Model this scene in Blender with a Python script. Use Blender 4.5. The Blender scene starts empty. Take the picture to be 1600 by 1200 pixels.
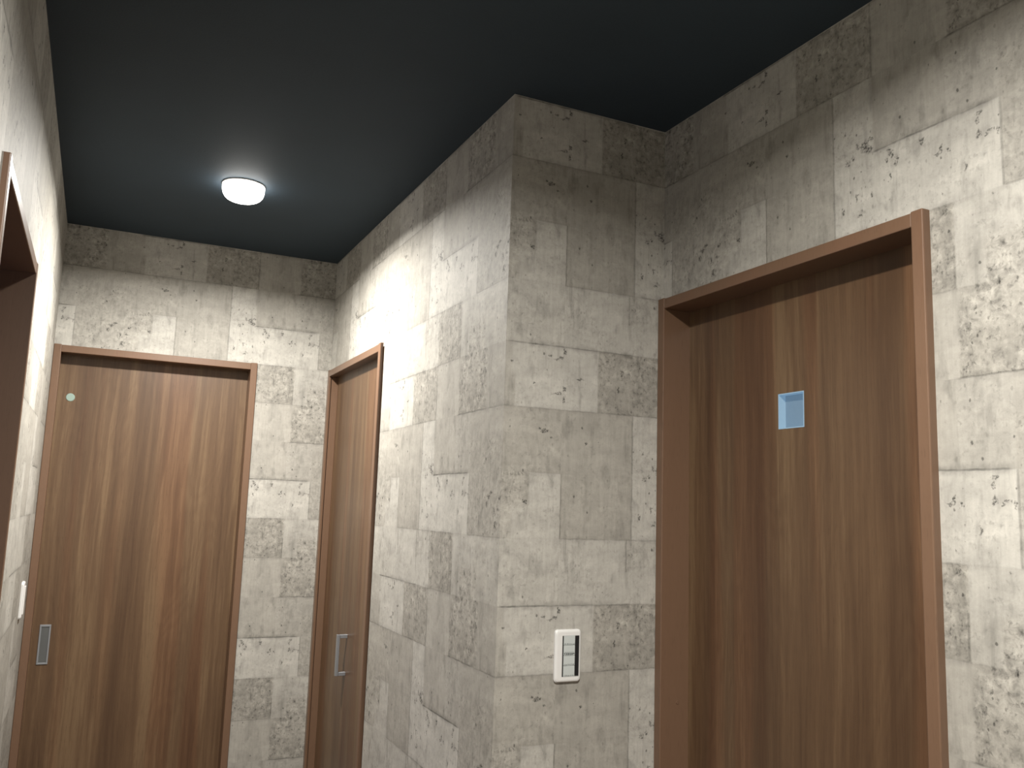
import bpy, bmesh, math, random
from mathutils import Vector, Matrix
random.seed(7)
sc = bpy.context.scene
C = sc.collection

# ------------------------------------------------------------------ camera
EYE = 1.47
yaw, pitch, roll = 0.4429, 0.1425, 0.0328
fwd = Vector((math.sin(yaw)*math.cos(pitch), math.cos(yaw)*math.cos(pitch), math.sin(pitch)))
right = Vector((math.cos(yaw), -math.sin(yaw), 0)); upv = right.cross(fwd)
r2 = right*math.cos(roll) + upv*math.sin(roll); u2 = -right*math.sin(roll) + upv*math.cos(roll)
cam = bpy.data.cameras.new('camera'); camo = bpy.data.objects.new('camera', cam); C.objects.link(camo)
cam.sensor_width = 36; cam.lens = 1368.84/1600*36
cam.shift_x = -8.98/1600; cam.shift_y = 0.99/1600; cam.clip_start = 0.01
camo.matrix_world = Matrix(((r2.x, u2.x, -fwd.x, 0), (r2.y, u2.y, -fwd.y, 0), (r2.z, u2.z, -fwd.z, EYE), (0, 0, 0, 1)))
sc.camera = camo
# ------------------------------------------------------------------ world, exposure
w = bpy.data.worlds.new('world'); sc.world = w; w.use_nodes = True
w.node_tree.nodes['Background'].inputs[0].default_value = (0.5, 0.6, 0.8, 1)
w.node_tree.nodes['Background'].inputs[1].default_value = 0.3
vs = sc.view_settings
vs.view_transform = 'Standard'; vs.look = 'None'; vs.gamma = 1; vs.use_curve_mapping = False
vs.exposure = 2.2
LAMP1 = (0.352, 2.895)       # ceiling light in view
LAMP2 = (0.410, 0.60)        # its twin over the near end of the hallway
FILL_LAMP3 = (0.400, -2.05)       # unseen fill light, added further back to raise the ambient
LAMP_POWER = 9.4      # watts of each ceiling light
LAMP_COL = (1.0, 0.965, 0.90, 1)

# ------------------------------------------------------------------ dimensions (metres)
XL, XA, XB = -0.186, 0.857, 1.310
YC, YF, YB = 1.879, 3.667, -3.2
H = 2.5
Z_IN, Z_OUT = 2.002, 2.029      # door opening top, casing top

# ------------------------------------------------------------------ node helpers
class NT:
    def __init__(s, name):
        s.m = bpy.data.materials.new(name); s.m.use_nodes = True
        s.t = s.m.node_tree; s.t.nodes.clear()
        s.out = s.n('ShaderNodeOutputMaterial')
    def n(s, k, **kw):
        x = s.t.nodes.new(k)
        for a, b in kw.items(): setattr(x, a, b)
        return x
    def put(s, sock, v):
        if v is None: return
        if isinstance(v, (int, float)): 
            if sock.type in ('RGBA',): sock.default_value = (v, v, v, 1)
            elif sock.type == 'VECTOR': sock.default_value = (v, v, v)
            else: sock.default_value = v
        elif isinstance(v, tuple): sock.default_value = v
        else: s.t.links.new(v, sock)
    def math(s, op, a, b=None, c=None, clamp=False):
        x = s.n('ShaderNodeMath', operation=op, use_clamp=clamp)
        for i, v in enumerate((a, b, c)): s.put(x.inputs[i], v)
        return x.outputs[0]
    def mul(s, a, b): return s.math('MULTIPLY', a, b)
    def add(s, a, b): return s.math('ADD', a, b)
    def sub(s, a, b): return s.math('SUBTRACT', a, b)
    def comb(s, x, y, z):
        c = s.n('ShaderNodeCombineXYZ')
        for i, v in enumerate((x, y, z)): s.put(c.inputs[i], v)
        return c.outputs[0]
    def noise(s, vec, scale, detail=3, rough=0.5, dist=0.0):
        x = s.n('ShaderNodeTexNoise'); s.put(x.inputs['Vector'], vec)
        x.inputs['Scale'].default_value = scale; x.inputs['Detail'].default_value = detail
        x.inputs['Roughness'].default_value = rough; x.inputs['Distortion'].default_value = dist
        return x.outputs[0]
    def maprange(s, v, a, b, c=0.0, d=1.0, smooth=False):
        x = s.n('ShaderNodeMapRange', interpolation_type='SMOOTHSTEP' if smooth else 'LINEAR')
        for i, q in enumerate((v, a, b, c, d)): s.put(x.inputs[i], q)
        return x.outputs[0]
    def mix(s, f, a, b, mode='MIX'):
        x = s.n('ShaderNodeMix', data_type='RGBA', blend_type=mode)
        s.put(x.inputs[0], f); s.put(x.inputs[6], a); s.put(x.inputs[7], b)
        return x.outputs[2]
    def ramp(s, fac, stops):
        x = s.n('ShaderNodeValToRGB'); s.put(x.inputs[0], fac)
        e = x.color_ramp.elements
        while len(e) > 1: e.remove(e[-1])
        e[0].position = stops[0][0]; e[0].color = stops[0][1]
        for p, c in stops[1:]:
            k = e.new(p); k.color = c
        return x.outputs[0]
    def bsdf(s, col, rough=0.6, metal=0.0, spec=0.5, normal=None, emis=None, estr=0.0):
        b = s.n('ShaderNodeBsdfPrincipled')
        s.put(b.inputs['Base Color'], col); s.put(b.inputs['Roughness'], rough)
        b.inputs['Metallic'].default_value = metal; b.inputs['Specular IOR Level'].default_value = spec
        if normal is not None: s.put(b.inputs['Normal'], normal)
        if emis is not None:
            s.put(b.inputs['Emission Color'], emis); s.put(b.inputs['Emission Strength'], estr)
        s.t.links.new(b.outputs[0], s.out.inputs[0])
        return b
    def bump(s, h, strength, dist=0.002):
        b = s.n('ShaderNodeBump'); b.inputs['Strength'].default_value = strength
        b.inputs['Distance'].default_value = dist; s.put(b.inputs['Height'], h)
        return b.outputs[0]

# ------------------------------------------------------------------ patchwork concrete wallpaper
PER = 0.93; ROW = 0.156; PV = ROW*4
ZTOP = 0.871 + EYE
D_ = None
# half rows from the seam at ZTOP downwards; (start, tone, mottle, pits)
R0a = [(0,.40,.18,.15),(.204,.53,.30,.30),(.306,.425,.15,.12),(.47,.455,.28,.35),(.573,.43,.22,.15),(.773,.40,.25,.12)]
R0b = [(0,.40,.20,.15),(.204,.53,.35,.95),(.306,.42,.18,.12),(.47,.45,.30,.40),(.573,.40,.60,.25),(.77,.395,.30,.12)]
R1a = [(0,.395,.25,.25),(.204,.55,.28,.60),(.306,.58,.22,.70),(.573,.42,.65,.30),(.70,.41,.75,.55),(.845,.52,.25,.12)]
R1b = [(0,.395,.22,.20),(.204,.56,.28,.75),(.306,.57,.25,.40),(.573,.43,.60,.40),(.69,.43,.75,.60),(.80,.50,.40,.12)]
R2a = [(0,.51,.28,.10),(.185,.48,.65,.20),(.215,.50,.45,.15),(.306,.38,.95,.30),(.477,.52,.30,.10),(.62,.49,.35,.12),(.70,.51,.30,.10)]
R2b = [(0,.51,.30,.12),(.306,.38,1.0,.35),(.477,.48,.35,.10),(.535,.44,.80,.30),(.64,.48,.25,.10),(.70,.49,.30,.12)]
R3a = [(0,.54,.25,.25),(.10,.385,.80,.45),(.306,.43,.15,.10),(.48,.41,1.0,.50),(.66,.44,.25,.12),(.79,.53,.25,.18)]
R3b = [(0,.54,.25,.20),(.10,.38,.80,.45),(.306,.43,.15,.10),(.48,.38,1.0,.60),(.66,.43,.25,.12),(.80,.54,.25,.15)]
HALF = [R0a,R0b,R1a,R1b,R2a,R2b,R3a,R3b]
# dark vertical joints per half row: list of u
VLINE = [[.204],[.204],[.001,.204,.573],[.001,.204,.573],[.19,.30],[.475],[.306],[.306]]
# horizontal joints below ... (start, darkness)  index = boundary at top of row r
SEAM = [[(0,.45),(.306,.12),(.47,.75),(.64,.55),(.80,.45)],
        [(0,.1),(.306,1.0),(.56,.35),(.58,.1),(.83,.25)],
        [(0,.45),(.204,.55),(.477,.15),(.573,.5),(.77,.1)],
        [(0,.75),(.20,.25),(.306,.45),(.477,.15),(.78,.95)]]
# single pits: (u, z below ZTOP, radius u, radius z)
PITS = [(.285,.137,.010,.012),(.268,.132,.006,.006),(.296,.147,.008,.007),(.255,.150,.004,.007),(.243,.160,.004,.006),(.30,.128,.005,.005),
        (.345,.170,.006,.009),(.352,.180,.004,.005),(.338,.186,.004,.005),(.360,.193,.005,.009),(.345,.220,.003,.006),
        (.417,.176,.004,.006),(.452,.213,.008,.003),(.47,.214,.004,.003),(.458,.206,.003,.008),
        (.533,.170,.007,.004),(.530,.181,.004,.005),(.531,.206,.005,.008),(.555,.208,.006,.003),(.545,.212,.003,.004),(.568,.212,.004,.006),
        (.505,.255,.003,.009),(.262,.235,.004,.007),(.228,.255,.004,.008),(.30,.240,.003,.006),(.27,.275,.006,.004),
        (.003,.480,.005,.010),(.925,.495,.010,.004),(.895,.492,.005,.004),(.912,.500,.006,.005),(.918,.585,.010,.005),(.004,.575,.008,.006),(.003,.60,.004,.010),(.05,.545,.011,.003),
        (.79,.515,.004,.004),(.85,.565,.004,.004),(.17,.52,.005,.010),(.16,.56,.004,.007),
        (.70,.215,.010,.007),(.712,.207,.007,.006),(.735,.255,.005,.012),(.74,.285,.006,.009),(.765,.22,.006,.005),(.69,.235,.007,.007),
        (.835,.225,.006,.005),(.07,.08,.004,.004),(.885,.055,.012,.004),(.87,.05,.004,.004),(.93-.03,.07,.004,.003)]

def wallpaper(name, axis, h0, sign):
    s = NT(name)
    geo = s.n('ShaderNodeNewGeometry'); sep = s.n('ShaderNodeSeparateXYZ'); s.put(sep.inputs[0], geo.outputs['Position'])
    h = sep.outputs[axis]; z = sep.outputs[2]
    u = s.mul(s.sub(h, h0), float(sign)); v = s.sub(ZTOP, z)
    nvec = s.comb(u, v, 0.0)
    wob = s.mul(s.sub(s.noise(nvec, 28, 2, .6), .5), .004)
    wob2 = s.mul(s.sub(s.noise(s.comb(u, v, 4.0), 35, 2, .6), .5), .004)
    tu = s.math('FLOORED_MODULO', s.add(u, wob), PER) if False else s.math('WRAP', s.add(u, wob), PER, 0.0)
    tv = s.math('WRAP', s.add(v, wob2), PV, 0.0)
    tu0 = s.math('WRAP', u, PER, 0.0); tv0 = s.math('WRAP', v, PV, 0.0)
    tile = s.comb(tu0, tv0, 0.0)
    fac = s.math('DIVIDE', tu, PER)
    res = None
    e = .0022
    for i, R in enumerate(HALF):
        stops = []
        for k, (a, t, m, p) in enumerate(R):
            col = (t, m, p, 1)
            if k == 0: stops.append((0.0, col))
            else:
                pt = R[k-1]
                stops.append(((a-e)/PER, (pt[1], pt[2], pt[3], 1))); stops.append(((a+e)/PER, col))
        rp = s.ramp(fac, stops)
        if res is None: res = rp
        else:
            hh = ROW/2*i
            res = s.mix(s.maprange(tv, hh-(.0012 if i % 2 == 0 else .012), hh+(.0012 if i % 2 == 0 else .012)), res, rp)
    sp = s.n('ShaderNodeSeparateColor'); s.put(sp.inputs[0], res)
    tone, mot, pit = sp.outputs
    tone = s.add(s.mul(tone, .60), .075)
    # joints
    dark = None
    for r, R in enumerate(SEAM):
        stops = [(0.0, (R[0][1],)*3+(1,))]
        for k in range(1, len(R)):
            stops.append(((R[k][0]-.006)/PER, (R[k-1][1],)*3+(1,))); stops.append(((R[k][0]+.006)/PER, (R[k][1],)*3+(1,)))
        rp = s.ramp(fac, stops)
        dv = s.math('ABSOLUTE', s.sub(s.math('WRAP', s.sub(tv, r*ROW), PV/2, -PV/2), 0.0))
        line = s.maprange(dv, .0008, .0034, 1.0, 0.0, True)
        halo = s.mul(s.maprange(dv, 0.0, .014, 1.0, 0.0, True), s.maprange(s.noise(s.comb(s.mul(u, 1.0), v, 9.0), 30, 3), .35, .65))
        k_ = s.mul(rp, s.math('MAXIMUM', s.mul(line, .75), s.mul(halo, .60)))
        dark = k_ if dark is None else s.math('MAXIMUM', dark, k_)
    for i, L in enumerate(VLINE):
        band = s.mul(s.maprange(tv, ROW/2*i-.001, ROW/2*i+.001), s.maprange(tv, ROW/2*(i+1)-.001, ROW/2*(i+1)+.001, 1.0, 0.0))
        for a in L:
            dl = s.math('ABSOLUTE', s.sub(tu, a))
            k_ = s.mul(band, s.maprange(dl, .0006, .004, .42, 0.0, True))
            dark = s.math('MAXIMUM', dark, k_)
    joint_break = s.maprange(s.noise(s.comb(u, v, 2.0), 22, 3, .6), .30, .60, .35, 1.0)
    dark = s.mul(dark, joint_break)
    # fine texture
    strie = s.noise(s.comb(s.mul(tu0, 1.0), s.mul(tv0, .07), 1.0), 170, 2, .55)
    grain = s.noise(s.comb(tu0, tv0, 3.0), 330, 2, .6)
    cloud = s.noise(s.comb(tu0, s.mul(tv0, .8), 5.0), 9, 4, .55, .3)
    smear = s.noise(s.comb(s.mul(tu0, .45), tv0, 11.0), 24, 4, .6, .4)
    mott = s.noise(s.comb(tu0, tv0, 7.0), 48, 6, .68, .5)
    mott2 = s.noise(s.comb(tu0, s.mul(tv0, .6), 8.0), 15, 4, .6)
    val = s.mul(tone, s.add(1.0, s.mul(s.sub(strie, .5), .26)))
    val = s.mul(val, s.add(1.0, s.mul(s.sub(grain, .5), .12)))
    val = s.mul(val, s.add(1.0, s.mul(s.sub(cloud, .5), .46)))
    val = s.mul(val, s.add(1.0, s.mul(s.sub(smear, .5), .48)))
    mm = s.mul(s.mul(s.sub(mott, .52), s.maprange(mott2, .35, .65, .35, 1.25)), mot)
    val = s.mul(val, s.add(1.0, s.mul(mm, 2.3)))
    mot_ = s.add(mot, .14)
    fleck = s.maprange(s.noise(s.comb(tu0, s.mul(tv0, .8), 13.0), 105, 4, .65, .3), .54, .72, 0.0, .60)
    val = s.mul(val, s.sub(1.0, s.mul(s.mul(fleck, mot_), s.maprange(mott2, .30, .62, .2, 1.3))))
    stain = s.noise(s.comb(tu0, s.mul(tv0, .28), 15.0), 34, 3, .6, .4)
    val = s.mul(val, s.sub(1.0, s.maprange(stain, .54, .74, 0.0, .30)))
    val = s.mul(val, s.add(1.0, s.mul(s.maprange(s.noise(s.comb(tu0, tv0, 17.0), 70, 4, .6), .58, .74, 0.0, .16), mot_)))
    # scattered pits (voronoi)
    vo = s.n('ShaderNodeTexVoronoi', feature='F1'); s.put(vo.inputs['Vector'], s.comb(s.mul(tu0, 1.25), s.mul(tv0, .85), 0.0))
    vo.inputs['Scale'].default_value = 84; vo.inputs['Randomness'].default_value = 1
    vsep = s.n('ShaderNodeSeparateColor'); s.put(vsep.inputs[0], vo.outputs['Color'])
    sel = s.maprange(s.sub(vsep.outputs[0], s.sub(1.0, s.mul(s.add(pit, .12), .42))), 0.0, .05)
    rad = s.add(.10, s.mul(vsep.outputs[1], .20))
    pd = s.add(vo.outputs['Distance'], s.mul(s.sub(s.noise(s.comb(tu0, tv0, 1.0), 260, 2), .5), .35))
    pm = s.mul(sel, s.maprange(s.sub(pd, rad), -.10, .05, 1.0, 0.0, True))
    pm = s.mul(pm, s.maprange(vsep.outputs[2], 0.0, 1.0, .35, .95))
    # single pits
    pw = s.n('ShaderNodeVectorMath', operation='MULTIPLY_ADD')
    nz = s.n('ShaderNodeTexNoise'); s.put(nz.inputs['Vector'], tile); nz.inputs['Scale'].default_value = 120; nz.inputs['Detail'].default_value = 2
    s.put(pw.inputs[0], nz.outputs['Color']); pw.inputs[1].default_value = (.016, .016, 0); s.put(pw.inputs[2], tile)
    acc = None
    for (a, b, ra, rb) in PITS:
        vm = s.n('ShaderNodeVectorMath', operation='MULTIPLY_ADD')
        s.put(vm.inputs[0], pw.outputs[0]); vm.inputs[1].default_value = (1/ra, 1/rb, 0); vm.inputs[2].default_value = (-(a+.008)/ra, -(b+.008)/rb, 0)
        ln = s.n('ShaderNodeVectorMath', operation='DOT_PRODUCT'); s.put(ln.inputs[0], vm.outputs[0]); s.put(ln.inputs[1], vm.outputs[0])
        acc = ln.outputs['Value'] if acc is None else s.math('MINIMUM', acc, ln.outputs['Value'])
    sp_ = s.maprange(acc, .25, 1.5, .95, 0.0, True)
    sp_ = s.mul(sp_, s.maprange(s.noise(tile, 210, 3, .7), .42, .56, .12, 1.0))
    pits = s.math('MAXIMUM', s.mul(pm, .80), sp_)
    val = s.mul(val, s.sub(1.0, s.mul(dark, .85)))
    val = s.mul(val, s.sub(1.0, s.mul(pits, .80)))
    # hue: light patches neutral, plain patches slightly warmer
    warm = s.maprange(tone, .30, .40, 1.0, 0.0)
    tint = s.mix(warm, (1.0, .962, .875, 1), (1.0, .948, .842, 1))
    vcol = s.comb(val, val, val)
    col = s.mix(1.0, tint, vcol, 'MULTIPLY')
    hgt = s.add(s.mul(s.sub(grain, .5), .25), s.mul(s.math('MAXIMUM', dark, pits), -.8))
    b = s.bsdf(col, rough=.62, spec=.22, normal=s.bump(hgt, .35, .0012))
    return s.m

def wood(name, base, light, dark_, seed, vert=True, rough=.38, contrast=1.0, spec=.45):
    s = NT(name)
    geo = s.n('ShaderNodeNewGeometry'); sep = s.n('ShaderNodeSeparateXYZ'); s.put(sep.inputs[0], geo.outputs['Position'])
    a = s.add(sep.outputs[0], sep.outputs[1])
    z = sep.outputs[2]
    wav = s.mul(s.sub(s.noise(s.comb(a, s.mul(z, .5), seed), 2.4, 2), .5), .04)
    q = s.add(a, wav)
    bands = s.noise(s.comb(q, s.mul(z, .04), seed+1.3), 9, 1, .5)
    bands2 = s.noise(s.comb(q, s.mul(z, .03), seed+2.3), 26, 1, .5)
    streak = s.noise(s.comb(q, s.mul(z, .03), seed+3.1), 75, 3, .6)
    fine = s.noise(s.comb(q, s.mul(z, .02), seed+5.7), 420, 2, .65)
    pores = s.noise(s.comb(s.add(a, s.mul(wav, .2)), s.mul(z, .045), seed+9.), 620, 1, .5)
    cathedral = s.noise(s.comb(q, s.mul(z, .16), seed+7.), 5, 2, .5, 1.0)
    ring = s.math('SINE', s.mul(cathedral, 95.0))
    f = s.add(s.mul(s.sub(bands, .5), 1.3*contrast), s.mul(s.sub(streak, .5), 1.12*contrast))
    f = s.add(f, s.mul(s.maprange(bands2, .47, .53, -.5, .5), .20*contrast))
    f = s.add(f, s.mul(s.sub(fine, .5), .42)); f = s.add(f, s.mul(ring, .04))
    f = s.add(f, .48)
    pick = s.ramp(f, [(0.0, dark_), (.32, tuple(.55*base[i]+.45*dark_[i] for i in range(3))+(1,)), (.55, base), (.85, light), (1.0, light)])
    pm = s.maprange(pores, .62, .72, 0.0, .35)
    col = s.mix(pm, pick, tuple(.55*dark_[i] for i in range(3))+(1,))
    redm = s.maprange(s.noise(s.comb(q, s.mul(z, .03), seed+14.), 10, 1), .52, .60, 0.0, .55*contrast)
    col = s.mix(redm, col, s.mix(1.0, col, (1.06, .86, .80, 1), 'MULTIPLY'))
    # knots
    kn = s.noise(s.comb(s.mul(a, 1.0), s.mul(z, .5), seed+2.), 13, 1)
    col = s.mix(s.maprange(kn, .80, .88, 0.0, .5, True), col, dark_)
    s.bsdf(col, rough=rough, spec=spec, normal=s.bump(fine, .10, .0006))
    return s.m

def simple(name, col, rough=.5, metal=0.0, spec=.5, nscale=60, namt=.06, bump=0.0):
    s = NT(name)
    tc = s.n('ShaderNodeTexCoord')
    nz = s.noise(tc.outputs['Object'], nscale, 3)
    k = s.add(1.0, s.mul(s.sub(nz, .5), namt*2))
    c = s.mix(1.0, col, s.comb(k, k, k), 'MULTIPLY')
    s.bsdf(c, rough=rough, metal=metal, spec=spec, normal=s.bump(nz, bump, .001) if bump else None)
    return s.m

M_FAR = wallpaper('wallpaper_far', 0, .230, 1)
M_JOG = wallpaper('wallpaper_jog', 0, 1.014, 1)
M_RT = wallpaper('wallpaper_right', 1, 1.484, -1)
M_COR = wallpaper('wallpaper_passage', 1, 2.650, -1)
M_LT = wallpaper('wallpaper_left', 1, 2.90, 1)
W_LEAF = wood('walnut_leaf', (.110,.064,.034,1), (.150,.094,.051,1), (.070,.038,.020,1), 2.0)
W_FRAME = wood('walnut_frame', (.150,.088,.055,1), (.16,.095,.060,1), (.137,.080,.049,1), 6.0, contrast=.35, rough=.34)
M_METAL = simple('satin_nickel', (.25,.26,.275,1), rough=.42, metal=.35, namt=.04)
M_METAL_SHADE = simple('shaded_nickel', (.12,.125,.125,1), rough=.45, metal=.4, namt=.04)  # darker copy of the nickel, shade of the pull recess put into colour
M_WHITE = simple('white_plastic', (.66,.655,.64,1), rough=.35, namt=.01)
M_BLACK = simple('black_plastic', (.012,.012,.013,1), rough=.4, namt=.01)
M_KEY = simple('silver_grey_rocker', (.47,.50,.49,1), rough=.35, namt=.02)
M_INK = simple('grey_ink', (.05,.055,.055,1), rough=.6, namt=.01)
M_LINEN = simple('pale_ink', (.20,.215,.21,1), rough=.6, namt=.01)
M_DOT = simple('pale_green_disc', (.24,.32,.28,1), rough=.5, namt=.02)
M_BACKWALL = simple('plain_plaster', (.45,.43,.39,1), rough=.8)
M_FLOOR = wood('oak_floor', (.10,.062,.036,1), (.14,.09,.055,1), (.06,.036,.02,1), 12.0)

def ceiling_mat():
    s = NT('charcoal_ceiling_paper')
    geo = s.n('ShaderNodeNewGeometry')
    nz = s.noise(geo.outputs['Position'], 260, 2, .6)
    nz2 = s.noise(geo.outputs['Position'], 6, 3, .5)
    k = s.add(.86, s.mul(nz, .28)); k = s.mul(k, s.add(.92, s.mul(nz2, .16)))
    c = s.mix(1.0, (.030, .045, .060, 1), s.comb(k, k, k), 'MULTIPLY')
    s.bsdf(c, rough=.75, spec=.25, normal=s.bump(nz, .35, .001))
    return s.m
M_CEIL = ceiling_mat()

def glass_mat(name, a, b, es):
    s = NT(name)
    geo = s.n('ShaderNodeNewGeometry')
    nz = s.noise(geo.outputs['Position'], 90, 2)
    c = s.mix(nz, a, b)
    s.bsdf(c, rough=.5, spec=.3, emis=(.33,.58,.88,1), estr=es)  # emission stands in for light coming through the acrylic
    return s.m
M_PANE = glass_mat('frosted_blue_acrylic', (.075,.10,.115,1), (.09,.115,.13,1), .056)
M_LINER = glass_mat('glowing_blue_acrylic_edge', (.16,.21,.225,1), (.18,.23,.24,1), .080)
def blue_glow_mat():  # made-up glow, added to cast blue on the left doorway's soffit
    s = NT('added_blue_glow')
    geo = s.n('ShaderNodeNewGeometry')
    c = s.mix(s.noise(geo.outputs['Position'], 2, 1), (.16,.22,.85,1), (.22,.30,.95,1))
    e = s.n('ShaderNodeEmission'); s.put(e.inputs[0], c); s.put(e.inputs[1], .25)
    s.t.links.new(e.outputs[0], s.out.inputs[0])
    return s.m
M_BLUE_GLOW = blue_glow_mat()

def lamp_mat():
    s = NT('lit_opal_lens')
    e = s.n('ShaderNodeEmission'); s.put(e.inputs[0], LAMP_COL); s.put(e.inputs[1], 4.0)
    s.t.links.new(e.outputs[0], s.out.inputs[0])
    return s.m
M_LAMP = lamp_mat()

# ------------------------------------------------------------------ mesh helpers
def box(bm, lo, hi, bevel=0.0, seg=2):
    r = bmesh.ops.create_cube(bm, size=1.0)
    vs_ = r['verts']
    for v in vs_:
        v.co = Vector([(lo[i]+hi[i])/2 + v.co[i]*(hi[i]-lo[i]) for i in range(3)])
    if bevel > 0:
        es = list({e for v in vs_ for e in v.link_edges})
        bmesh.ops.bevel(bm, geom=es, offset=bevel, segments=seg, affect='EDGES', profile=.5)
    return bm
def obj(name, bm, mat, parent=None, smooth=False, loc=None):
    me = bpy.data.meshes.new(name); bmesh.ops.recalc_face_normals(bm, faces=bm.faces[:]); bm.to_mesh(me); bm.free()
    me.materials.append(mat)
    if smooth:
        for p in me.polygons: p.use_smooth = True
    o = bpy.data.objects.new(name, me); C.objects.link(o)
    if parent:
        o.parent = parent
        o.matrix_parent_inverse = Matrix.Translation(parent.location).inverted()
    return o
def B(name, lo, hi, mat, parent=None, bevel=0.0, seg=2):
    return obj(name, box(bmesh.new(), lo, hi, bevel, seg), mat, parent)
def tag(o, label, cat, group=None, kind=None):
    o['label'] = label; o['category'] = cat
    if group: o['group'] = group
    if kind: o['kind'] = kind
    return o
def empty(name, loc):
    o = bpy.data.objects.new(name, None); C.objects.link(o); o.location = loc; o.empty_display_size = .1
    return o
def wall(name, boxes, mat, label):
    bm = bmesh.new()
    for lo, hi in boxes: box(bm, lo, hi)
    o = obj(name, bm, mat)
    tag(o, label, 'wall', kind='structure'); return o

T = 0.13
# ------------------------------------------------------------------ shell
# far wall, opening x -.160..0.528
FX0, FX1 = XL+.012, .541
wall('wall_far', [((XL-T, YF, Z_OUT-.012), (XA+.0, YF+T, H)), ((FX1, YF, 0), (XA+.0, YF+T, Z_OUT-.012)), ((XL-T, YF, 0), (FX0, YF+T, Z_OUT-.012))], M_FAR,
     'far hallway wall in pale patchwork concrete wallpaper above the left wooden door')
# passage wall (x = XA) with narrow opening y NY0..YF
NY0, NY1 = 2.902-.013, YF-.012
wall('wall_passage_right', [((XA, YC+T, Z_OUT-.012), (XA+T, YF+T, H)), ((XA, YC+T, 0), (XA+T, NY0, Z_OUT-.012)), ((XA, NY1, 0), (XA+T, YF+T, Z_OUT-.012))], M_COR,
     'brightly lit patchwork concrete wall running back beside the narrow door')
wall('wall_jog', [((XA+.0005, YC, 0), (XB, YC+T, H))], M_JOG, 'short patchwork concrete wall that carries the white light switch')
# the passage side of the corner block
wall('wall_corner_return', [((XA, YC+.0005, 0), (XA+.0004, YC+T, H))], M_COR, 'edge of the projecting corner facing the passage')
RY0, RY1 = 1.0815-.013, YC-.0   # right door opening
wall('wall_right', [((XB, YB, 0), (XB+T, RY0, H)), ((XB, RY0, Z_OUT-.012), (XB+T, YC+T, H))], M_RT,
     'right hallway wall in pale patchwork concrete wallpaper around the wooden door')
LY0, LY1 = 1.62, 2.41    # left opening (rough)
wall('wall_left', [((XL-T, YB, 0), (XL, LY0+.012, H)), ((XL-T, LY0+.012, Z_OUT-.012), (XL, LY1-.012, H)), ((XL-T, LY1-.012, 0), (XL, YF, H))], M_LT,
     'left hallway wall seen at a grazing angle, patchwork concrete wallpaper')
wall('wall_back', [((XL-T, YB-T, 0), (XB+T, YB, H))], M_BACKWALL, 'plain wall closing the hallway behind the viewer')
cl = B('ceiling', (XL-T, YB-T, H), (XB+T, YF+T, H+.1), M_CEIL); tag(cl, 'dark charcoal blue ceiling', 'ceiling', kind='structure')
fl = B('floor', (XL-1.6, YB-T, -.1), (XB+T, YF+T, 0), M_FLOOR); tag(fl, 'brown wooden floor', 'floor', kind='structure')

# ------------------------------------------------------------------ doors
CW = .026      # casing face width
def frame(root, kind, a0, a1, wallc, n, depth, prot, groove=False):
    """kind 'x': wall plane x=wallc, opening along y; kind 'y': wall plane y=wallc, along x. n=+1/-1 direction the face looks."""
    f0 = wallc + n*prot; f1 = wallc - n*depth
    lo_, hi_ = min(f0, f1), max(f0, f1)
    def mk(name, p0, p1, z0, z1, dp=0.0):
        l2, h2 = lo_, hi_
        if n > 0: h2 += dp
        else: l2 -= dp
        if kind == 'x': return B(name, (l2, p0, z0), (h2, p1, z1), W_FRAME, root, .0022, 2)
        return B(name, (p0, l2, z0), (p1, h2, z1), W_FRAME, root, .0022, 2)
    mk('side_jamb', a0, a0+CW, 0, Z_OUT+.002, .0012)
    j2 = mk('side_jamb', a1-CW, a1, 0, Z_OUT+.002, .0012)
    if groove:      # shadow gap between the face trim and the jamb lining
        bm = bmesh.new()
        box(bm, (f0, a1-CW, 0), (f0+.009, a1, Z_OUT+.002), .0012, 2)
        box(bm, (f0+.009, a1-CW+.007, 0), (f0+.013, a1, Z_OUT-.002))
        box(bm, (f0+.013, a1-CW+.001, 0), (f1, a1, Z_OUT-.002), .0008, 1)
        bm.to_mesh(j2.data); bm.free()
    mk('head_jamb', a0+CW-.0005, a1-CW+.0005, Z_IN, Z_OUT)

# door 1: far door
d1 = empty('door_1', ((XL+.554)/2, YF, 0)); tag(d1, 'brown wooden sliding door with flush pull at the far left end', 'door', kind='structure')
frame(d1, 'y', XL+.0005, .554, YF, -1, .12, .013)
LY = 3.720
B('door_leaf', (XL+.020, LY, .008), (.536, LY+.033, Z_IN+.010), W_LEAF, d1)
leaf1 = [c for c in d1.children if c.name.startswith('door_leaf')][0]
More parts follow.
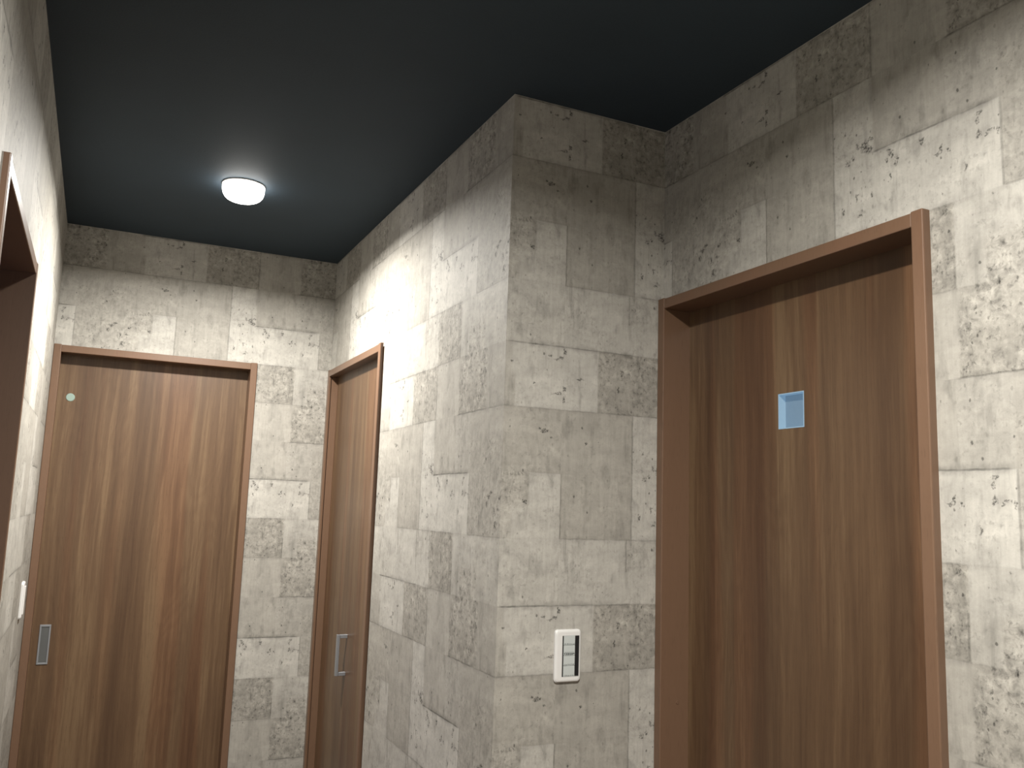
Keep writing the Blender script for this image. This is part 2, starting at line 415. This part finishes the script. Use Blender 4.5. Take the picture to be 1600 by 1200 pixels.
# flush pull
def flush_pull(parent):
    x0, x1, z0, z1 = -.1355, -.0984, EYE-.6115, EYE-.4702
    bm = bmesh.new(); t = .006
    for lo, hi in [((x0, LY-.0025, z0), (x1, LY, z0+t)), ((x0, LY-.0025, z1-t*1.3), (x1, LY, z1)), ((x0, LY-.0025, z0+t), (x0+t, LY, z1-t)), ((x1-t, LY-.0025, z0+t), (x1, LY, z1-t))]:
        box(bm, lo, hi, .0008, 1)
    p = obj('pull_handle', bm, M_METAL, parent)
    B('recess_shade_panel', (x0+.002, LY-.0004, z0+.002), (x1-.002, LY+.0001, z1-.002), M_METAL_SHADE, p)  # flat panel; its dark colour imitates the shade inside the pull
    return p
flush_pull(leaf1)
def disc(name, c, axis, r, t, mat, parent, seg=32, n=1):
    bm = bmesh.new()
    bmesh.ops.create_cone(bm, cap_ends=True, segments=seg, radius1=r, radius2=r*.9, depth=t)
    if axis == 'x': bmesh.ops.rotate(bm, verts=bm.verts, matrix=Matrix.Rotation(math.pi/2*n, 3, 'Y'))
    if axis == 'y': bmesh.ops.rotate(bm, verts=bm.verts, matrix=Matrix.Rotation(math.pi/2*n, 3, 'X'))
    bmesh.ops.translate(bm, verts=bm.verts, vec=c)
    return obj(name, bm, mat, parent)
dt = disc('indicator_disc', (-.1152, LY-.0008, EYE+.3700), 'y', .0155, .0016, M_DOT, leaf1)
dt['label'] = 'small pale green round disc'

# door 2: narrow door
d2 = empty('door_2', (XA, 3.28, 0)); tag(d2, 'narrow brown wooden door with slim metal bar handle beside the far wall', 'door', kind='structure')
frame(d2, 'x', 2.902, YF-.0005, XA, -1, .11, .010, True)
LX = .886
leaf2 = B('door_leaf', (LX, 2.902+.020, .008), (LX+.033, YF-.020, Z_IN+.010), W_LEAF, d2)
bm = bmesh.new()
hx = LX-.033
box(bm, (hx-.005, 3.254, EYE-.618), (hx+.005, 3.270, EYE-.472), .001, 2)
box(bm, (hx, 3.256, EYE-.618), (LX+.0005, 3.268, EYE-.605), .001, 1)
box(bm, (hx, 3.256, EYE-.485), (LX+.0005, 3.268, EYE-.472), .001, 1)
obj('bar_handle', bm, M_METAL, leaf2)['label'] = 'slim satin metal bar handle'

# door 3: right door, with a small square window
d3 = empty('door_3', (XB, 1.46, 0)); tag(d3, 'brown wooden door with a small square blue window on the right', 'door', kind='structure')
frame(d3, 'x', 1.0555, YC-.0005, XB, -1, .125, .0172)
RX = 1.375
wy0, wy1, wz0, wz1 = 1.4415, 1.5212, EYE+.1995, EYE+.2790
bm = bmesh.new()
y0, y1, z0, z1 = 1.0555+.020, YC-.020, .008, Z_IN+.010
Lx1 = RX+.036
# leaf with a real square hole
def ring_verts(x):
    return [[bm.verts.new((x, yy, zz)) for zz in (z0, wz0, wz1, z1)] for yy in (y0, wy0, wy1, y1)]
f_, b_ = ring_verts(RX), ring_verts(Lx1)
for g in (f_, b_):
    for i in range(3):
        for j in range(3):
            if i == 1 and j == 1: continue
            bm.faces.new((g[i][j], g[i+1][j], g[i+1][j+1], g[i][j+1]))
hole = [(1,1),(2,1),(2,2),(1,2)]
outer = [(i,0) for i in range(4)]+[(3,j) for j in range(1,4)]+[(i,3) for i in (2,1,0)]+[(0,2),(0,1)]
for loop in (hole, outer):
    for k in range(len(loop)):
        a, b = loop[k], loop[(k+1) % len(loop)]
        bm.faces.new((f_[a[0]][a[1]], f_[b[0]][b[1]], b_[b[0]][b[1]], b_[a[0]][a[1]]))
leaf3 = obj('door_leaf', bm, W_LEAF, d3)
wn = B('window_pane', (RX+.019, wy0-.0002, wz0-.0002), (RX+.023, wy1+.0002, wz1+.0002), M_PANE, leaf3)
wn['label'] = 'small square frosted blue pane'
bm = bmesh.new(); t = .0022
for lo, hi in [((RX-.0006, wy0, wz0), (RX+.019, wy0+t, wz1)), ((RX-.0006, wy1-t, wz0), (RX+.019, wy1, wz1)), ((RX-.0006, wy0+t, wz0), (RX+.019, wy1-t, wz0+t)), ((RX-.0006, wy0+t, wz1-t), (RX+.019, wy1-t, wz1))]:
    box(bm, lo, hi)
obj('window_liner', bm, M_LINER, leaf3)
disc('screw_cap', (1.343, YC-CW-.0012, EYE-.456), 'y', .0045, .0012, W_FRAME, [c for c in d3.children if c.name.startswith('side_jamb')][1])

# door 4: opening in the left wall
d4 = empty('door_4', (XL, 2.0, 0)); tag(d4, 'brown framed doorway in the left wall at the picture edge', 'door', kind='structure')
frame(d4, 'x', LY0, LY1, XL, 1, .15, .010)
# dim side room beyond the doorway, with an added blue panel tinting the soffit
wall('wall_side_room', [((XL-T-1.7, .2, 0), (XL-T-1.6, 3.6, H)), ((XL-T-1.6, .1, 0), (XL-T, .2, H)), ((XL-T-1.6, 3.5, 0), (XL-T, 3.6, H))], M_BACKWALL, 'plain walls of the dim room beyond the left doorway')
sc_ = B('ceiling_side_room', (XL-T-1.6, .2, H-.02), (XL-T, 3.5, H), M_BACKWALL); tag(sc_, 'ceiling of the dim side room', 'ceiling', kind='structure')
w1 = B('blue_glow_panel', (XL-T-1.6, .8, .5), (XL-T-1.57, 1.9, 1.4), M_BLUE_GLOW); tag(w1, 'added blue glowing panel in the side room', 'glow panel', kind='structure')

# ------------------------------------------------------------------ light switches
def rounded_plate(cx, cz, wd, ht, r, depth, y):
    bm = bmesh.new(); n = 6
    pts = []
    for sx, sz, a0 in ((1,1,0),(-1,1,90),(-1,-1,180),(1,-1,270)):
        for k in range(n+1):
            a = math.radians(a0+90*k/n)
            pts.append((cx+sx*(wd/2-r)+r*math.cos(a), cz+sz*(ht/2-r)+r*math.sin(a)))
    return bm, pts
def plate_mesh(wd, ht, depth, hole=None):
    """plate in local x (width), z (height), front at y=-depth, back y=0"""
    bm, pts = rounded_plate(0, 0, wd, ht, .008, depth, 0)
    back = [bm.verts.new((x, 0, z)) for x, z in pts]
    mid = [bm.verts.new((x, -depth*.55, z)) for x, z in pts]
    k = .0025
    front = [bm.verts.new((x*(1-k*2/wd), -depth*.9, z*(1-k*2/ht))) for x, z in pts]
    k = .0055
    top = [bm.verts.new((x*(1-k*2/wd), -depth, z*(1-k*2/ht))) for x, z in pts]
    N = len(pts)
    for A, D in ((back, mid), (mid, front), (front, top)):
        for i in range(N): bm.faces.new((A[i], A[(i+1) % N], D[(i+1) % N], D[i]))
    bm.faces.new(back[::-1])
    if hole:
        hx0, hx1, hz0, hz1 = hole
        hv = [bm.verts.new((x, -depth, z)) for x, z in ((hx1, hz1), (hx0, hz1), (hx0, hz0), (hx1, hz0))]
        hb = [bm.verts.new((x, -depth+.003, z)) for x, z in ((hx1, hz1), (hx0, hz1), (hx0, hz0), (hx1, hz0))]
        q = N//4
        for c in range(4):
            seg = [top[(c*q+i) % N] for i in range(q)]
            for i in range(q-1): bm.faces.new((seg[i], seg[i+1], hv[c]))
            nx = top[((c+1)*q) % N]
            bm.faces.new((seg[-1], nx, hv[(c+1) % 4], hv[c]))
            bm.faces.new((hv[c], hv[(c+1) % 4], hb[(c+1) % 4], hb[c]))
        bm.faces.new(hb)
    else: bm.faces.new(top)
    return bm
SX, SZ = 1.0425, EYE-.336
sw = empty('light_switch', (SX, YC, SZ)); tag(sw, 'white rectangular wall switch with grey rockers and black side strips on the short wall', 'light switch')
bm = plate_mesh(.070, .1205, .0085, (-.0165, .0290, -.0475, .0465))
bmesh.ops.translate(bm, verts=bm.verts, vec=(SX, YC, SZ))
plate = obj('cover_plate', bm, M_WHITE, sw)
for p in plate.data.polygons: p.use_smooth = False
def SWB(name, x0, x1, z0, z1, yf, yb, mat, parent, bev=0.0):
    return B(name, (SX+x0, YC-yf, SZ+z0), (SX+x1, YC-yb, SZ+z1), mat, parent, bev, 1)
SWB('black_strip', -.0165, -.0128, -.0475, .0465, .0072, .0054, M_BLACK, sw)['label'] = 'thin black left strip'
SWB('black_strip', .0182, .0290, -.0460, .0455, .0076, .0054, M_BLACK, sw)['label'] = 'wide black right strip'
SWB('label_channel', -.0128, .0182, -.0475, .0465, .0062, .0054, M_LINEN, sw)
zz = [.0465, .0245, .0005, -.0225, -.0475]
for k in range(4):
    z1_, z0_ = zz[k]-.0004, zz[k+1]+.0004
    rk = SWB('rocker', -.0124, .0178, z0_, z1_, .0086, .0058, M_KEY, sw, .0006)
    # printed legend at the foot of each rocker: small blurred marks
    rnd = random.Random(40+k)
    bm = bmesh.new(); xx = -.0112
    hgt = .0030 if k != 1 else .0048
    zb = z0_+.0012
    while xx < .0160:
        ww = rnd.choice((.0012, .0016, .0024, .0030) if k != 1 else (.0022, .0030, .0036))
        hh = hgt*rnd.uniform(.55, 1.0)
        off = rnd.uniform(0, hgt-hh)
        box(bm, (SX+xx, YC-.00875, SZ+zb+off), (SX+min(xx+ww, .0168), YC-.0085, SZ+zb+off+hh))
        xx += ww+rnd.uniform(.0009, .0018)
    obj('legend_mark', bm, M_INK if k == 1 else M_LINEN, rk)
    if k == 1:
        SWB('legend_line', -.0105, .0150, zb+.0058, zb+.0068, .00872, .0085, M_LINEN, rk)

s2 = empty('wall_switch_plate', (XL, 3.36, EYE-.343)); tag(s2, 'white switch plate seen edge-on on the left wall near the far door', 'light switch')
bm = plate_mesh(.070, .118, .0085)
bmesh.ops.rotate(bm, verts=bm.verts, matrix=Matrix.Rotation(math.pi/2, 3, 'Z'))
bmesh.ops.translate(bm, verts=bm.verts, vec=(XL, 3.345, EYE-.343))
obj('cover_plate', bm, M_WHITE, s2)
B('rocker', (XL+.008, 3.330, EYE-.388), (XL+.0115, 3.360, EYE-.298), M_WHITE, s2, .001, 2)

# ------------------------------------------------------------------ ceiling lights
def lamp(loc, label, gain=1.0):
    root = empty('ceiling_light', (loc[0], loc[1], H)); tag(root, label, 'ceiling light', 'round ceiling lights along the hallway')
    seg = 48
    def lathe(name, prof, mat):
        bm = bmesh.new(); rings = []
        for r, z in prof:
            if r < 1e-6: rings.append([bm.verts.new((loc[0], loc[1], z))])
            else: rings.append([bm.verts.new((loc[0]+r*math.cos(2*math.pi*k/seg), loc[1]+r*math.sin(2*math.pi*k/seg), z)) for k in range(seg)])
        for A, D in zip(rings, rings[1:]):
            for k in range(seg):
                a, b = A[k % len(A)], A[(k+1) % len(A)]; c, d = D[(k+1) % len(D)], D[k % len(D)]
                f = [a]
                for v in (b, c, d):
                    if v not in f: f.append(v)
                if len(f) > 2: bm.faces.new(f)
        return obj(name, bm, mat, root, smooth=True)
    lathe('trim_ring', [(.058, H-.001), (.069, H-.001), (.0695, H-.003), (.068, H-.005), (.058, H-.006), (.058, H-.001)], M_WHITE)
    R, dz = .067, .045
    prof = [(R, H-.005), (R, H-.010)]
    for k in range(1, 13):
        a = k/12*math.pi/2
        prof.append((R*math.cos(a)**.55 if k < 12 else 0.0, H-.010-dz*math.sin(a)**.8))
    lathe('lens', prof, M_LAMP)
    ld = bpy.data.lights.new('lamp_bulb', 'AREA'); ld.shape = 'DISK'; ld.size = .10; ld.spread = math.radians(166)
    ld.energy = LAMP_POWER*gain; ld.color = LAMP_COL[:3]
    lo = bpy.data.objects.new('lamp_bulb', ld); C.objects.link(lo); lo.parent = root; lo.location = (0, 0, -.0565)
    return root
lamp(LAMP1, 'round glowing white ceiling light on the dark ceiling in front of the far wall')
lamp(LAMP2, 'round ceiling light over the near end of the hallway by the right door', 1.3)
lamp(FILL_LAMP3, 'added unseen fill light, a round ceiling light furthest behind the viewer')
